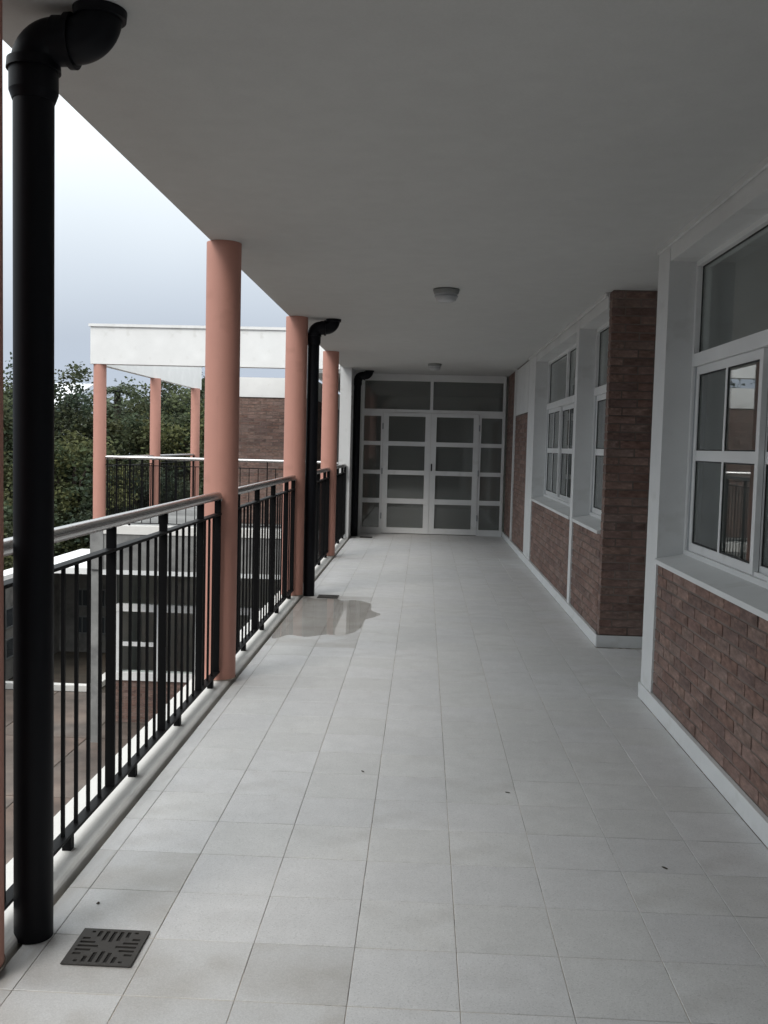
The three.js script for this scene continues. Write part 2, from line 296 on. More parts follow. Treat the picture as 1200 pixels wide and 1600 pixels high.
{ // middle window wall
  const g = thing('window_wall', 'brick and white window wall beyond the dark brick return', 'wall', [0, 0, 0], 'window walls along the gallery');
  const a = -7.43, b = -8.76, c = -8.90, d = -12.10, e = -12.86;
  mesh('mortar', [bx(1.367, WB, 0, 0.845, a, b + 0.001), bx(1.367, WB, 0, 0.845, c - 0.001, d + 0.001)], M.mortar, g);
  mesh('pilaster', [bx(1.350, WB, 0, H - 0.001, b, c)], M.white, g);
  mesh('pilaster', [bx(1.350, WB, 0, H - 0.001, d, e)], M.white, g);
  mesh('lintel', [bx(1.356, WB, 2.555, H - 0.001, a, b)], M.white, g);
  mesh('lintel', [bx(1.356, WB, 2.555, H - 0.001, c, d)], M.white, g);
  mesh('ceiling_trim', [bx(1.334, 1.3495, H - 0.03, H - 0.001, a, e)], M.white, g);
  layBricks(g, [1.366, SKH, b], [0, 0, 1], a - b, 0.845 - SKH);
  layBricks(g, [1.366, SKH, d], [0, 0, 1], c - d, 0.845 - SKH, { asStuff: true });
  mesh('skirting', [bx(1.338, 1.3495, 0, SKH, a + 0.13, e), bx(1.3495, 1.362, 0, SKH, a, b), bx(1.3495, 1.362, 0, SKH, c, d)], M.white, g);
  sill(g, a, b); sill(g, c, d);
  windowUnit(g, a, b, 0.895, 2.56, 1, 1.965, false);
  windowUnit(g, c, d, 0.895, 2.56, 3);
}
{ // end wall panels beside the glazed entrance
  const g = thing('brick_wall', 'narrow brick wall with a white upper panel beside the glazed entrance', 'wall');
  const a = -12.86, b = -14.72, c = -14.86, d = -16.2;
  mesh('mortar', [bx(1.372, WB, 0, H - 0.001, a, d)], M.mortar, g);
  layBricks(g, [1.371, SKH, b], [0, 0, 1], a - b, 1.95 - SKH, { asStuff: true });
  layBricks(g, [1.371, SKH, d], [0, 0, 1], c - d, H - SKH - 0.004, { asStuff: true });
  mesh('upper_panel', [bx(1.352, 1.371, 1.97, H - 0.03, a - 0.05, b + 0.05)], M.white, g);
  mesh('pilaster', [bx(1.347, 1.371, 0, H - 0.001, b, c)], M.white, g);
  mesh('skirting', [bx(1.338, 1.346, 0, SKH, a - 0.001, d), bx(1.346, 1.36, 0, SKH, a, b + 0.002), bx(1.346, 1.36, 0, SKH, c - 0.002, d)], M.white, g);
}
// recess, and the wall that runs on beside the camera
struct('recess_wall', [bx(2.45, 2.6, 0, H - 0.001, -5.5, -7.6), bx(WB + 0.001, 2.45, 0, H - 0.001, -5.7, -5.85)], M.white, 'white walls inside the recess between the two window walls', 'wall');
struct('passage_wall', [bx(1.356, WB, 0, H - 0.001, 6, -2.297)], M.white, 'white passage wall beside the camera', 'wall');
struct('passage_end_and_shade_wall', [bx(-1.30, 1.355, 0.0005, H - 0.001, 5.0, 5.2), bx(-1.39, -1.20, 0.0225, H - 0.001, 0.35, 5.0)], M.white, 'white passage end wall and an added unseen side wall shading it', 'wall');  // left side wall is added out of view to darken the near passage
// classrooms behind the windows: floor, back and end walls
struct('classroom_floor', [bx(WB, 7.0, -0.2, -0.01, 6, -16.2)], M.innerFloor, 'floor of the dim classrooms behind the windows', 'floor');
struct('classroom_inner_wall', [bx(7.0, 7.2, -0.2, H - 0.001, 6, -16.4), bx(WB + 0.001, 7.0, -0.009, H - 0.002, 5.8, 6), bx(2.6, 7.0, -0.009, H - 0.002, -6.3, -6.5), bx(WB + 0.001, 7.0, -0.009, H - 0.002, -16.05, -16.2), bx(WB + 0.001, 7.0, -0.009, H - 0.002, -12.3, -12.42)], M.innerWall, 'pale inner walls of the classrooms behind the windows', 'wall');

// ================================================================ glazed entrance at the far end
{
  const g = thing('glazed_entrance', 'white framed glazed double door with side panes closing the gallery end', 'door', [0, 0, ZD]);
  const x0 = -1.055, xa = -0.70, xm = 0.105, xb = 0.915, x1 = 1.335, f = 0.045, z0 = -0.035, z1 = 0.035;
  mesh('frame', [bx(x0, x0 + 0.04, 0, H - 0.002, z0, z1), bx(x1 - 0.045, x1, 0, H - 0.002, z0, z1), bx(x0 + 0.04, x1 - 0.045, 2.555, H - 0.002, z0, z1), bx(x0 + 0.04, x1 - 0.045, 2.035, 2.085, z0, z1),
    bx(xa - 0.03, xa + 0.005, 0.0, 2.035, z0, z1), bx(xb - 0.005, xb + 0.03, 0.0, 2.035, z0, z1), bx(xm - 0.025, xm + 0.025, 2.085, 2.555, z0, z1),
    bx(x0 + 0.04, xa - 0.03, 0, 0.10, z0, z1), bx(xb + 0.03, x1 - 0.045, 0, 0.10, z0, z1)], M.alu, g);
  const rows = [[0.105, 0.511], [0.597, 0.995], [1.07, 1.477], [1.552, 1.968]];
  const pane = (a, b, ya, yb, p, m) => mesh('pane', bx(a, b, ya, yb, -0.003, 0.003), m, p);
  pane(x0 + 0.04, xm - 0.025, 2.085, 2.555, g, M.glassB); pane(xm + 0.025, x1 - 0.045, 2.085, 2.555, g, M.glassB);
  for (const [a, b] of [[x0 + 0.04, xa - 0.03], [xb + 0.03, x1 - 0.045]]) {
    rows.forEach(([, t], i) => mesh('side_rail', i < 3 ? bx(a, b, t + 0.004, rows[i + 1][0] - 0.004, z0 + 0.01, z1 - 0.01) : bx(a, b, t, 2.035, z0 + 0.01, z1 - 0.01), M.alu, g));
    rows.forEach(([p, q], i) => pane(a, b, p - (i ? 0.004 : 0.005), q + (i < 3 ? 0.004 : 0), g, M.glassB));
  }
  for (const [a, b, s] of [[xa + 0.008, xm - 0.002, 1], [xm + 0.002, xb - 0.008, -1]]) {
    const st = 0.092, y0 = 0.012, y1 = 2.03, parts = [bx(a, a + st, y0, y1, z0 + 0.004, z1 + 0.012), bx(b - st, b, y0, y1, z0 + 0.004, z1 + 0.012)];
    const ys = [y0, ...rows.flat(), y1]; for (let i = 0; i < ys.length; i += 2) parts.push(bx(a + st, b - st, ys[i], ys[i + 1], z0 + 0.004, z1 + 0.01));
    const leaf = mesh('door_leaf', parts, M.alu, g);
    rows.forEach(([p, q]) => pane(a + st, b - st, p, q, leaf, M.glassB));
    const hx = s > 0 ? a : b; for (const y of [0.3, 1.05, 1.8]) mesh('hinge', cyl(0.011, y - 0.05, y + 0.05, hx + (s > 0 ? -0.004 : 0.004), z1 + 0.018, 10), M.aluGrey, leaf);
    if (s < 0) mesh('handle', [bx(a + 0.012, a + 0.036, 1.07, 1.19, z1 + 0.012, z1 + 0.02), bx(a + 0.016, a + 0.032, 1.12, 1.14, z1 + 0.02, z1 + 0.045)], M.seal, leaf);
  }
}
{ // white pier and stub wall at the end of the railings
  const g = thing('white_pier', 'white square pier between the last railing and the glazed entrance', 'pier');
  mesh('shaft', [bx(-1.33, -1.155, -0.3, H - 0.001, -15.1, -16.1)], M.white, g);
  mesh('return', [bx(-1.33, -1.0555, -0.3, H - 0.001, -16.1, -16.35)], M.white, g);
}
// hall behind the doors
struct('hall_floor', [bx(-1.3, 4.5, -0.2, -0.004, -16.301, -23.2)], M.innerFloor, 'floor of the hall behind the glazed doors', 'floor');
struct('hall_ceiling', [bx(-2.0, 4.7, H, H + 0.3, -16.401, -23.4)], M.ceiling, 'ceiling of the hall behind the glazed doors', 'ceiling');
struct('hall_wall', [bx(-1.3, -1.15, -0.003, H - 0.001, -16.36, -23.2), bx(4.5, 4.7, -0.2, H - 0.001, -16.4, -23.4), bx(-1.3, 4.5, -0.2, H - 0.001, -23.2, -23.4), bx(1.34, 4.5, -0.003, H - 0.001, -16.41, -16.5)], M.innerWall, 'pale walls of the hall behind the glazed doors', 'wall');

// ================================================================ columns, downpipes, drains
function column(x, z, y0, y1, r, label, group) {
  const g = thing('round_column', label, 'column', [x, y0, z], group);
  const c = cyl(r, 0, y1 - y0 - 0.001, 0, 0, 48); const uv = c.attributes.uv; for (let i = 0; i < uv.count; i++) uv.setXY(i, uv.getX(i) * r * 6.283 + x * 3 + z, uv.getY(i) * (y1 - y0));
  mesh('shaft', c, M.terracotta, g);
  mesh('foot_joint', cyl(r + 0.004, 0, 0.006, 0, 0, 32), M.grout, g);
  return g;
}
const RC = 0.104;
column(XC + 0.01, -2.52, 0.022, H, RC, 'terracotta column nearest the camera, cut off by the left picture edge', 'terracotta columns along the gallery');
column(XC, -5.87, 0.022, H, RC, 'terracotta column where the nearest full railing ends', 'terracotta columns along the gallery');
column(XC, -9.22, 0.022, H, RC, 'terracotta column with a black downpipe and a puddle beside it', 'terracotta columns along the gallery');
column(XC, -12.57, 0.022, H, RC, 'terracotta column just before the white pier', 'terracotta columns along the gallery');

function downpipe(x, z, label) {
  const g = thing('downpipe', label, 'downpipe', [x, 0.0006, z], 'black downpipes');
  const r = 0.056, yb = H - 0.155, ym = H - 0.085;
  const bend = (c, R, a0, a1, rad) => { const p = []; for (let i = 0; i <= 10; i++) { const t = a0 + (a1 - a0) * i / 10; p.push([c[0] + R * Math.cos(t), c[1] + R * Math.sin(t), 0]); } return tube(p, rad, 28, 20); };
  const col = (xx, w, rad) => { const c = new THREE.CylinderGeometry(rad, rad, w, 36); c.rotateZ(Math.PI / 2); c.translate(xx, ym, 0); return c; };
  mesh('pipe', [cyl(r, 0.0, yb, 0, 0, 40)], M.pvc, g);
  mesh('socket', [cyl(r + 0.002, yb - 0.095, yb - 0.07, 0, 0, 40, r + 0.011), cyl(r + 0.011, yb - 0.07, yb - 0.01, 0, 0, 40), cyl(r + 0.018, yb - 0.012, yb + 0.014, 0, 0, 40, r + 0.016)], M.pvc, g);
  mesh('elbow', [bend([0.07, yb], 0.07, Math.PI, Math.PI / 2, r + 0.006)], M.pvc, g);
  mesh('socket', [col(0.085, 0.045, r + 0.010), col(0.107, 0.016, r + 0.018)], M.pvc, g);
  mesh('elbow', [bend([0.112, ym + 0.075], 0.075, -Math.PI / 2, -0.06, r + 0.006)], M.pvc, g);
  mesh('collar', [cyl(r + 0.016, H - 0.026, H - 0.0016, 0.187, 0, 36, r + 0.018)], M.pvc, g);
  return g;
}
downpipe(-1.122, -2.745, 'large black downpipe in the left foreground');
downpipe(-1.085, -9.32, 'black downpipe standing beside a terracotta column and the puddle');
downpipe(-1.095, -15.62, 'black downpipe in front of the white pier at the far end');

function drain(x, z, label) {
  const g = thing('floor_drain', label, 'drain', [x, 0.0025, z], 'floor drains');
  const S = 0.1, s = new THREE.Shape(); s.moveTo(-S, -S); s.lineTo(S, -S); s.lineTo(S, S); s.lineTo(-S, S); s.closePath();
  const slot = (a, b, c, d) => { const h = new THREE.Path(); h.moveTo(a, c); h.lineTo(a, d); h.lineTo(b, d); h.lineTo(b, c); h.closePath(); s.holes.push(h); };
  const k = 0.0068; // half slot
  for (let i = -3; i <= 3; i++) { const p = i * 0.0215, q = Math.max(Math.abs(p) + 0.012, 0.026); if (q < 0.08) { slot(p - k * 0.8, p + k * 0.8, q, 0.086); slot(p - k * 0.8, p + k * 0.8, -0.086, -q); } }
  for (let i = -3; i <= 3; i++) { const p = i * 0.0215, q = Math.max(Math.abs(p) + 0.020, 0.026); if (q < 0.08) { slot(q, 0.086, p - k * 0.8, p + k * 0.8); slot(-0.086, -q, p - k * 0.8, p + k * 0.8); } }
  const p = new THREE.ExtrudeGeometry(s, { depth: 0.003, bevelEnabled: false }); p.rotateX(-Math.PI / 2); p.translate(0, 0.0008, 0);
  mesh('grate', metreUV(p), M.iron, g);
  mesh('pit_shade', bx(-S + 0.002, S - 0.002, -0.0012, 0.0005, -S + 0.002, S - 0.002), M.pit_shade, g);  // black plate on the tiles, coloured like the shade below a grate
}
drain(-0.883, -2.69, 'square slotted iron floor drain in front of the nearest downpipe');
drain(-0.89, -9.28, 'iron floor drain beside the puddle');
drain(-0.89, -15.42, 'iron floor drain in front of the white pier');

function ceilingLamp(x, z, label) {
  const g = thing('ceiling_lamp', label, 'lamp', [x, H - 0.0005, z], 'ceiling lamps');
  const pr = (a) => new THREE.LatheGeometry(a.map(([r, y]) => new THREE.Vector2(r, y)), 40);
  mesh('base', pr([[0.0, -0.001], [0.098, -0.001], [0.1, -0.012], [0.094, -0.034], [0.086, -0.037], [0, -0.037]]), M.lampBody, g);
  mesh('diffuser', pr([[0.084, -0.036], [0.083, -0.06], [0.075, -0.082], [0.056, -0.094], [0.028, -0.099], [0.0, -0.1]]), M.lampGlass, g);
  mesh('retaining_ring', pr([[0.085, -0.052], [0.089, -0.052], [0.089, -0.060], [0.0835, -0.060]]), M.aluGrey, g);
}
ceilingLamp(0.135, -7.42, 'round ceiling lamp halfway along the gallery');
ceilingLamp(0.12, -14.1, 'small round ceiling lamp just before the glazed entrance');

{ // scraps of dead leaf and grit on the tiles
  const r = mulberry(61), spots = [[-1.0, -2.96, 0.011, 'tiny dark scrap of leaf on the tiles just beyond the nearest drain'], [-0.24, -4.3, 0.013, 'tiny dark scrap of leaf left of the middle of the floor'], [0.40, -4.1, 0.013, 'tiny dark scrap of leaf right of the middle of the floor'], [0.90, -3.4, 0.014, 'tiny dark scrap of leaf on the floor nearest the right skirting']];
  for (const [x, z, sz, label] of spots) {
    const g = new THREE.IcosahedronGeometry(sz, 1), p = g.attributes.position; for (let i = 0; i < p.count; i++) { const k = 0.8 + 0.4 * Math.sin(p.getX(i) * 900 + p.getZ(i) * 700); p.setXYZ(i, p.getX(i) * k, p.getY(i) * 0.12, p.getZ(i) * k * 0.45); } g.computeVertexNormals();
    const o = mesh(numbered('leaf_scrap'), g, M.bark); o.position.set(x, 0.0022, z); o.rotation.y = r() * 3; o.userData = { label, category: 'leaf scrap', group: 'leaf scraps on the tiles' }; scene.add(o);
  }
}

// ================================================================ railings
// along local +x from 0 to L; posts at given places
function railing(label, pos, turn, L, posts, feet, group, { step = 0.1275, rail = 1.155, footY = 0.022 } = {}) {
  const g = thing('railing', label, 'railing', pos, group); g.rotation.y = turn;
  const top = 1.05, bot = 0.082, w = 0.020;
  mesh('handrail', [tube([[0.004, rail, 0], [0.03, rail, 0], [L / 2, rail, 0], [L - 0.05, rail, 0], [L - 0.02, rail - 0.004, 0], [L - 0.006, rail - 0.02, 0]], 0.026, 16, 40)], M.steel, g);
  mesh('top_bar', [bx(0, L, top - 0.012, top, -w, w)], M.black, g);
  mesh('bottom_bar', [bx(0, L, bot - 0.006, bot + 0.006, -w, w)], M.black, g);
  const pg = [bx(-0.006, 0.006, bot + 0.006, top - 0.012, -0.019, 0.019)];
  const all = [0.03, ...posts, L - 0.022];
  for (const p of all) {
    const m = mesh('post', [bx(-0.0065, 0.0065, bot + 0.0062, top - 0.0122, -0.019, 0.019), bx(-0.0065, 0.0065, top + 0.0002, rail - 0.022, -0.019, 0.019)], M.black, g); m.position.x = p;
  }
  const bal = bx(-0.006, 0.006, bot + 0.0062, top - 0.0122, -0.006, 0.006);
  for (let i = 0; i < all.length - 1; i++) {
    const a = all[i], b = all[i + 1], n = Math.max(0, Math.round((b - a) / step) - 1);
    for (let k = 1; k <= n; k++) { const m = mesh('baluster', bal, M.black, g); m.position.x = a + (b - a) * k / (n + 1); }
  }
  const ft = bx(-0.016, 0.016, footY + 0.0008, bot - 0.0062, -0.016, 0.016);
  for (const p of feet) { const m = mesh('foot', ft, M.black, g); m.position.x = p; }
  return g;
}
const RXL = -1.225, GR = 'black railings with steel handrails along the gallery';
// local +x -> world -z : turn +90 deg
{
  const spans = [
    [-2.626, -5.764, 'railing in the foreground between the downpipe and the first whole column'],
    [-5.976, -9.114, 'railing ending at the column with the puddle, second along the gallery'],
    [-9.326, -12.464, 'railing beyond the second downpipe, third along the gallery'],
    [-12.676, -15.098, 'short railing ending at the white pier'],
  ];
  spans.forEach(([a, b, label], i) => {
    const L = a - b, posts = [], feet = [];
    const off = 0.37; for (let p = off; p < L - 0.2; p += 0.765) posts.push(p);
    for (let p = off - 0.46 + 0.765; p < L; p += 0.765) feet.push(p);
    railing(label, [RXL, 0, a], Math.PI / 2, L, posts, feet.filter((f) => f > 0.1), GR);
  });
}

// ================================================================ the terrace wing across the courtyard
const TX = -5.385; // column line on its left side
{
  const t = thing('terrace', 'concrete terrace with white beam frame across the courtyard', 'terrace');
  mesh('floor_slab', [bx(-5.50, -1.34, -0.18, 0, ZW - 0.12, -23.3)], M.concrete, t);
  mesh('edge_beam', [bx(-5.28, -1.395, -0.70, -0.10, ZW + 0.10, ZW - 0.12)], M.concrete, t);
  mesh('edge_kerb', [bx(-5.28, -1.395, -0.0995, 0.04, ZW + 0.115, ZW - 0.11)], M.kerb, t);
  mesh('side_beam', [bx(-5.50, -5.30, -0.70, -0.181, ZW - 0.13, -23.3)], M.concrete, t);
  mesh('drip_strip', [bx(-5.28, -1.395, -0.775, -0.702, ZW + 0.11, ZW + 0.04)], M.white, t);
  mesh('corner_block', [bx(-5.50, -5.28, -0.70, 0.04, ZW + 0.12, ZW - 0.125)], M.concrete, t);
  mesh('pillar', [bx(-5.49, -5.355, GY, -0.702, ZW + 0.08, ZW - 0.08)], M.concrete, t);
  // open frame of beams carried by the columns
  mesh('front_beam', [bx(-5.51, -1.40, 2.695, 3.30, ZW + 0.11, ZW - 0.11)], M.coping, t);
  mesh('coping', [bx(-5.535, -1.40, 3.301, 3.345, ZW + 0.135, ZW - 0.13)], M.coping, t);
  mesh('side_beam', [bx(-5.50, -5.385, 2.695, 3.30, ZW - 0.11, -23.2)], M.coping, t);
}
column(TX, ZW, 0.04, 2.695, 0.104, 'terracotta column at the front corner of the far terrace', 'terracotta columns of the terrace');
column(TX, -19.22, 0.0, 2.695, 0.104, 'middle terracotta column on the side of the far terrace', 'terracotta columns of the terrace');
column(TX, -22.6, 0.0, 2.695, 0.104, 'rearmost terracotta column on the side of the far terrace', 'terracotta columns of the terrace');
railing('bright handrail railing along the front of the far terrace', [TX + 0.106, 0, ZW], 0, 3.87, [0.9, 1.8, 2.7, 3.4], [0.4, 1.3, 2.2, 3.0], 'terrace railings', { step: 0.15, rail: 1.17, footY: 0.04 });
railing('railing on the open side of the far terrace, nearer half', [TX, -0.04, ZW - 0.126], Math.PI / 2, 3.08, [0.77, 1.54, 2.31], [], 'terrace railings', { step: 0.13, rail: 1.19 }).children.length;
railing('railing on the open side of the far terrace, further half', [TX, -0.04, -19.33], Math.PI / 2, 3.16, [0.77, 1.54, 2.31], [], 'terrace railings', { step: 0.13, rail: 1.19 });
{ // brick stair block on the terrace
  const g = thing('brick_block', 'red brick block with a white parapet standing on the far terrace', 'building');
  const x0 = -3.72, x1 = -2.02, z = -17.3;
  mesh('mortar', [bx(x0, x1, 0.0, 2.28, z - 0.012, -23.0)], M.mortar, g);
  mesh('parapet', [bx(x0 - 0.02, x1 + 0.02, 2.281, 2.63, z + 0.012, -23.02)], M.coping, g);
  layBricks(g, [x0, 0.02, z - 0.013], [1, 0, 0], x1 - x0, 2.25);
  layBricks(g, [x1 - 0.001, 0.02, z - 0.012], [0, 0, -1], 4.6, 2.25, { asStuff: true });
}
{ // ground-floor front under the terrace
  const g = thing('ground_floor_front', 'ground floor brick front with white framed windows under the far terrace', 'wall');
  const z = -17.0, x0 = -5.62, x1 = -1.5;
  mesh('mortar', [bx(x0, x1, GY, -2.86, z - 0.012, z - 0.2)], M.mortar, g);
  layBricks(g, [x0, GY + 0.01, z - 0.013], [1, 0, 0], x1 - x0, 0.78);
  mesh('sill', [bx(x0, x1, -2.859, -2.72, z + 0.03, z - 0.2)], M.coping, g);
  mesh('jamb', [bx(x0, x0 + 0.07, -2.719, -0.702, z + 0.005, z - 0.2)], M.white, g);
  mesh('jamb', [bx(x1 - 0.2, x1, -2.719, -0.702, z + 0.005, z - 0.2)], M.white, g);
  mesh('transom', [bx(x0 + 0.07, x1 - 0.2, -1.61, -1.48, z + 0.01, z - 0.1)], M.coping, g);
  for (const [a, b] of [[-5.44, -3.98], [-3.72, -2.3]]) {
    const w = mesh('window', [bx(a, a + 0.05, -2.719, -1.611, z, z - 0.06), bx(b - 0.05, b, -2.719, -1.611, z, z - 0.06), bx((a + b) / 2 - 0.03, (a + b) / 2 + 0.03, -2.719, -1.611, z, z - 0.06),
      bx(a + 0.05, (a + b) / 2 - 0.03, -2.24, -2.17, z, z - 0.05)], M.alu, g);
    mesh('pane', bx(a + 0.05, (a + b) / 2 - 0.03, -2.719, -1.611, z - 0.055, z - 0.059), M.glass, w);
    mesh('pane', bx((a + b) / 2 + 0.03, b - 0.05, -2.719, -1.611, z - 0.055, z - 0.059), M.glass, w);
    mesh('pane', bx(a, b, -1.479, -0.705, z - 0.055, z - 0.059), M.glass, w);
  }
  mesh('panel', [bx(-3.98, -3.72, -2.719, -0.703, z - 0.01, z - 0.1), bx(-2.3, x1 - 0.2, -2.719, -0.703, z - 0.01, z - 0.1), bx(x0 + 0.07, -5.44, -2.719, -0.703, z - 0.01, z - 0.1)], M.concrete, g);
  mesh('back_wall', [bx(x0, -1.5, GY, -0.703, -21, -21.2), bx(x0, x0 + 0.1, GY, -0.703, z - 0.21, -21), bx(-1.6, -1.5, GY, -0.703, z - 0.21, -21)], M.innerWall, g);
}

// ================================================================ courtyard
struct('ground', [bx(-160, 160, GY - 1, GY - 0.05, 60, -300)], M.soil, 'dark earth around the school', 'ground');
{
  const base = struct('courtyard', [bx(-8.6, -1.5, GY - 0.0495, GY - 0.012, 6, -19.2), bx(-8.6, 7, GY - 0.0495, GY - 0.012, -19.2, -24)], M.soil, 'reddish brown concrete courtyard with dark joints', 'courtyard');
  const r = mulberry(31), xs = [-8.6, -7.25, -5.63, -3.9, -1.5], zs = [6, 3, 0, -2.6, -5.2, -7.9, -10.6, -13.3, -16.05, -19.0];
  for (let i = 0; i < xs.length - 1; i++) for (let k = 0; k < zs.length - 1; k++) {
    const w = xs[i + 1] - xs[i] - 0.022, d = zs[k] - zs[k + 1] - 0.022, g = piece(w, d, 0.05, 0.006, 0.002, r); g.rotateX(-Math.PI / 2);
    const m = mesh('paving_slab', g, M.yard[Math.floor(r() * 3)], base); m.position.set((xs[i] + xs[i + 1]) / 2, GY - 0.05 + (r() - 0.5) * 0.004, (zs[k] + zs[k + 1]) / 2);
  }
}
struct('courtyard_kerb', [bx(-8.55, -6.5, GY + 0.001, GY + 0.12, -19.02, -19.2), bx(-6.7, -6.5, GY + 0.001, GY + 0.12, -19.201, -20.6)], M.kerb, 'pale kerb at the back of the courtyard', 'kerb');
{ // low annexe with white flat roof at the back of the yard
  const g = thing('low_annexe', 'low dark annexe with a flat white roof at the back of the courtyard', 'building');
  mesh('wall', [bx(-8.70, -5.2, GY, -1.52, -22.6, -24.4), bx(-8.85, -8.62, GY, -1.52, -24.39, -9.0)], M.shadeGrey, g);
  mesh('roof', [bx(-8.75, -5.1, -1.515, -1.38, -20.85, -24.5)], M.coping, g);
  mesh('roof', [bx(-8.92, -8.56, -1.515, -1.40, -20.845, -8.9)], M.coping, g);
  mesh('post', bx(-5.35, -5.2, GY, -1.52, -20.95, -21.1), M.concrete, g);
  for (let i = 0; i < 5; i++) for (const y of [-2.55, -3.2]) {
    const x = -8.2 + i * 0.55;
    const w = mesh('window', [bx(x, x + 0.3, y, y + 0.03, -22.599, -22.57), bx(x, x + 0.3, y + 0.4, y + 0.43, -22.599, -22.57), bx(x, x + 0.03, y + 0.03, y + 0.4, -22.599, -22.57), bx(x + 0.27, x + 0.3, y + 0.03, y + 0.4, -22.599, -22.57), bx(x + 0.14, x + 0.16, y + 0.03, y + 0.4, -22.599, -22.57)], M.frameGrey, g);
    mesh('pane', bx(x + 0.03, x + 0.27, y + 0.03, y + 0.4, -22.598, -22.59), M.darkGlass, w);
  }
  for (let i = 0; i < 8; i++) for (const y of [-2.55, -3.2]) {
    const z = -20.0 + i * 0.8;
    const w = mesh('window', [bx(-8.619, -8.6, y, y + 0.03, z, z + 0.4), bx(-8.619, -8.6, y + 0.4, y + 0.43, z, z + 0.4), bx(-8.619, -8.6, y + 0.03, y + 0.4, z, z + 0.03), bx(-8.619, -8.6, y + 0.03, y + 0.4, z + 0.37, z + 0.4)], M.frameGrey, g);
    mesh('pane', bx(-8.619, -8.611, y + 0.03, y + 0.4, z + 0.03, z + 0.37), M.darkGlass, w);
  }
}

// ================================================================ trees
function leafMat(c) { return new THREE.MeshPhysicalMaterial({ color: lin(...c), roughness: 0.95, specularIntensity: 0.25, side: THREE.DoubleSide, vertexColors: true, transmission: 0.3, thickness: 0 }); }
const LM = [leafMat([0.064, 0.080, 0.046]), leafMat([0.082, 0.100, 0.050]), leafMat([0.050, 0.065, 0.042])];
function tree(label, x, z, top, rx, ry, seed, { n = 70, per = 90, leaf = 0.12, mi = 0, y0 = GY, cr = 0.85, trunk = 0.16 } = {}) {
  const r = mulberry(seed), g = thing('leafy_tree', label, 'tree', [x, y0 - 0.06, z], 'trees beyond the courtyard');
  const h = top - y0, cy = h - ry, gs = () => (r() + r() + r() - 1.5) * 0.82;
  const limbs = [], tr = [];
  const bend = [(r() - 0.5) * 0.5, (r() - 0.5) * 0.5];
  tr.push(taper([[0, 0, 0], [bend[0] * 0.3, cy * 0.4, bend[1] * 0.3], [bend[0], cy, bend[1]], [bend[0] * 1.2, cy + ry * 0.6, bend[1]]], [trunk * 1.25, trunk, trunk * 0.7, trunk * 0.15]));
  const pos = [], nor = [], col = [], idx = [];
  for (let c = 0; c < n; c++) {
    // clump centre: toward the shell of a lumpy ellipsoid
    const th = r() * 6.283, ph = Math.acos(1 - 2 * r()), k = 0.45 + 0.55 * Math.pow(r(), 0.6), lump = 0.78 + 0.34 * Math.sin(th * 3 + seed) * Math.sin(ph * 2.3 + seed * 0.7) + 0.2 * (r() - 0.5);
    const C = [bend[0] + rx * k * lump * Math.sin(ph) * Math.cos(th), cy + ry * k * lump * Math.cos(ph), bend[1] + rx * k * lump * Math.sin(ph) * Math.sin(th)];
    if (C[1] < 0.5) C[1] = 0.5 + r();
    if (c % 7 === 0) limbs.push(taper([[bend[0] * 0.8, cy * (0.55 + 0.4 * r()), bend[1] * 0.8], [(C[0] + bend[0]) / 2, (C[1] + cy) / 2 + 0.1, C[2] / 2], C], [trunk * 0.45, trunk * 0.26, 0.015], 6));
    const cs = cr * (0.45 + 0.55 * r()) * rx * 0.36, tone = 0.78 + 0.42 * r(), warm = r();
    for (let l = 0; l < per; l++) {
      const p = [C[0] + gs() * cs, C[1] + gs() * cs * 0.8, C[2] + gs() * cs], s = leaf * (0.6 + 0.8 * r());
      const a = r() * 6.283, e = (r() - 0.35) * 1.5, d = new THREE.Vector3(Math.cos(a) * Math.cos(e), -Math.sin(e) * 0.8, Math.sin(a) * Math.cos(e)).normalize();
      const sd = new THREE.Vector3(r() - 0.5, r() - 0.5, r() - 0.5).cross(d).normalize(), nn = d.clone().cross(sd); const b = pos.length / 3;
      const P = [[0, 0, 0], [0.5, 0.32, 0.08], [1, 0, -0.06], [0.5, -0.32, 0.08]];
      const t = tone * (0.88 + 0.24 * r());
      for (const [u, v, w] of P) { pos.push(p[0] + s * (d.x * u + sd.x * v + nn.x * w), p[1] + s * (d.y * u + sd.y * v + nn.y * w), p[2] + s * (d.z * u + sd.z * v + nn.z * w)); col.push(t * (0.9 + 0.3 * warm), t, t * (1.05 - 0.3 * warm)); }
      idx.push(b, b + 1, b + 2, b, b + 2, b + 3);
    }
  }
  mesh('trunk', [...tr, ...limbs], M.bark, g);
  const geo = new THREE.BufferGeometry(); geo.setAttribute('position', new THREE.Float32BufferAttribute(pos, 3)); geo.setAttribute('color', new THREE.Float32BufferAttribute(col, 3)); geo.setIndex(idx); geo.computeVertexNormals();
  mesh('crown', geo, LM[mi], g);
  return g;
}
tree('tall dark tree rising just right of the foreground downpipe', -11.6, -29, 3.7, 2.6, 2.9, 1, { n: 172, per: 163, mi: 2 });
tree('tree at the left edge, seen between the near column and the downpipe', -12.9, -26, 3.6, 2.6, 3.2, 2, { n: 155, per: 163 });
tree('yellowish green tree in front, left of the terrace corner column', -9.9, -26.5, 1.9, 1.9, 2.4, 3, { n: 138, per: 172, mi: 1 });
tree('low bushy tree behind the white roof of the annexe', -9.2, -26.0, -0.2, 1.9, 1.9, 4, { n: 120, per: 172 });
tree('dense tree between the corner and middle terrace columns', -9.2, -31, 3.0, 2.4, 2.9, 5, { n: 163, per: 163, mi: 0 });
tree('tall tree behind the middle terrace column', -9.1, -36, 4.6, 3.0, 3.4, 6, { n: 172, per: 163, mi: 2 });
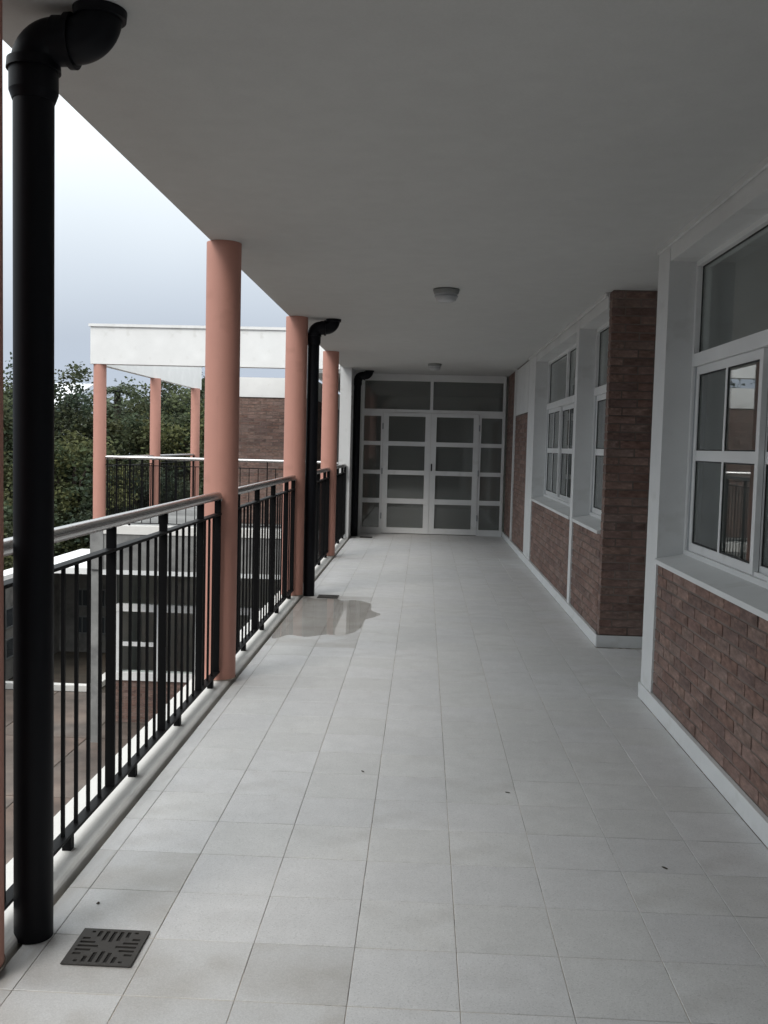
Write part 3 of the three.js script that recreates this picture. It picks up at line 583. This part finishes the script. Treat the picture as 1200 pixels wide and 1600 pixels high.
tree('green tree behind the rear terrace column', -6.8, -31, 3.6, 2.3, 3.2, 7, { n: 155, per: 163, mi: 1 });
tree('dark low tree behind the side railing of the terrace', -7.9, -27, 0.9, 2.0, 2.2, 8, { n: 138, per: 172, mi: 2 });
tree('tree between the rear terrace column and the brick block', -5.2, -28.5, 3.0, 2.0, 3.2, 9, { n: 138, per: 163, mi: 0 });
tree('bush at the left edge below the handrail', -11.2, -23.5, -0.3, 1.7, 1.7, 10, { n: 103, per: 172, mi: 0 });
{ // palm against the sky
  const g = thing('palm_tree', 'palm standing above the trees right of the corner column', 'palm', [-11.9, GY - 0.06, -37]);
  const hgt = 7.0, r = mulberry(5);
  mesh('trunk', taper([[0, 0, 0], [0.1, hgt * 0.5, 0], [0.05, hgt, 0]], [0.22, 0.17, 0.13]), M.bark, g);
  for (let i = 0; i < 22; i++) {
    const a = i / 22 * 6.283 + r() * 0.3, L = 1.3 + r() * 0.5, up = 0.15 + 0.9 * r(), pos = [], idx = [], col = [], S = 12, pt = (t) => [0.05 + Math.cos(a) * L * t, hgt + up * t * 1.3 - 1.5 * t * t, Math.sin(a) * L * t];
    const side = [-Math.sin(a), Math.cos(a)];
    for (let k = 1; k < S; k++) for (const s of [-1, 1]) {
      const p = pt(k / S), q = pt((k + 0.5) / S), w = 0.42 * Math.sin(Math.PI * (0.12 + 0.85 * k / S)), b = pos.length / 3, tip = [q[0] + s * side[0] * w, q[1] - 0.12, q[2] + s * side[1] * w];
      const dx = [Math.cos(a) * 0.06, 0.0, Math.sin(a) * 0.06];
      pos.push(p[0] - dx[0], p[1], p[2] - dx[2], p[0] + dx[0], p[1], p[2] + dx[2], ...tip); for (let c = 0; c < 3; c++) col.push(0.9, 0.95, 0.9); idx.push(b, b + 1, b + 2);
    }
    const fg = new THREE.BufferGeometry(); fg.setAttribute('position', new THREE.Float32BufferAttribute(pos, 3)); fg.setAttribute('color', new THREE.Float32BufferAttribute(col, 3)); fg.setIndex(idx); fg.computeVertexNormals();
    mesh('frond', fg, LM[0], g);
  }
}
{ // distant house with a pale sheet roof among the trees
  const g = thing('distant_house', 'distant house with a white sloping roof showing through the trees', 'house', [-17.2, GY - 0.05, -44]);
  mesh('wall', bx(-0.9, 0.9, 0, 6.2, -2.5, 2.5), M.white, g);
  const rg = bx(-1.05, 1.05, 0, 0.1, -2.9, 2.9); rg.rotateX(0.26); rg.translate(0, 6.95, 0); mesh('roof', rg, M.sheet, g);
}
{
  const g = thing('distant_hedge', 'far line of trees along the horizon', 'trees'); g.userData.kind = 'stuff';
  const r = mulberry(300), pos = [], idx = [], col = [];
  for (let i = 0; i < 30000; i++) {
    const u = r(), x = -75 + u * 90, z = -62 - r() * 6, hmax = 7.4 + 0.9 * Math.sin(x * 0.33) + 0.7 * Math.sin(x * 0.9 + 2), y = GY + hmax * Math.pow(r(), 0.6), s = 0.45 + r() * 0.45, a = r() * 6.283, b = pos.length / 3, e = r() * 2 - 1, t = 0.7 + 0.6 * r();
    const d = [Math.cos(a), e, Math.sin(a)], q = [-Math.sin(a), r() - 0.5, Math.cos(a)];
    for (const [m, n] of [[0, 0], [0.5, 0.35], [1, 0], [0.5, -0.35]]) { pos.push(x + s * (d[0] * m + q[0] * n), y + s * (d[1] * m + q[1] * n), z + s * (d[2] * m + q[2] * n)); col.push(t, t, t); }
    idx.push(b, b + 1, b + 2, b, b + 2, b + 3);
  }
  const geo = new THREE.BufferGeometry(); geo.setAttribute('position', new THREE.Float32BufferAttribute(pos, 3)); geo.setAttribute('color', new THREE.Float32BufferAttribute(col, 3)); geo.setIndex(idx); geo.computeVertexNormals();
  mesh('foliage', geo, LM[0], g);
}

scene.traverse((o) => { if (o.isMesh) { o.castShadow = true; o.receiveShadow = true; } });
renderer.render(scene, camera);
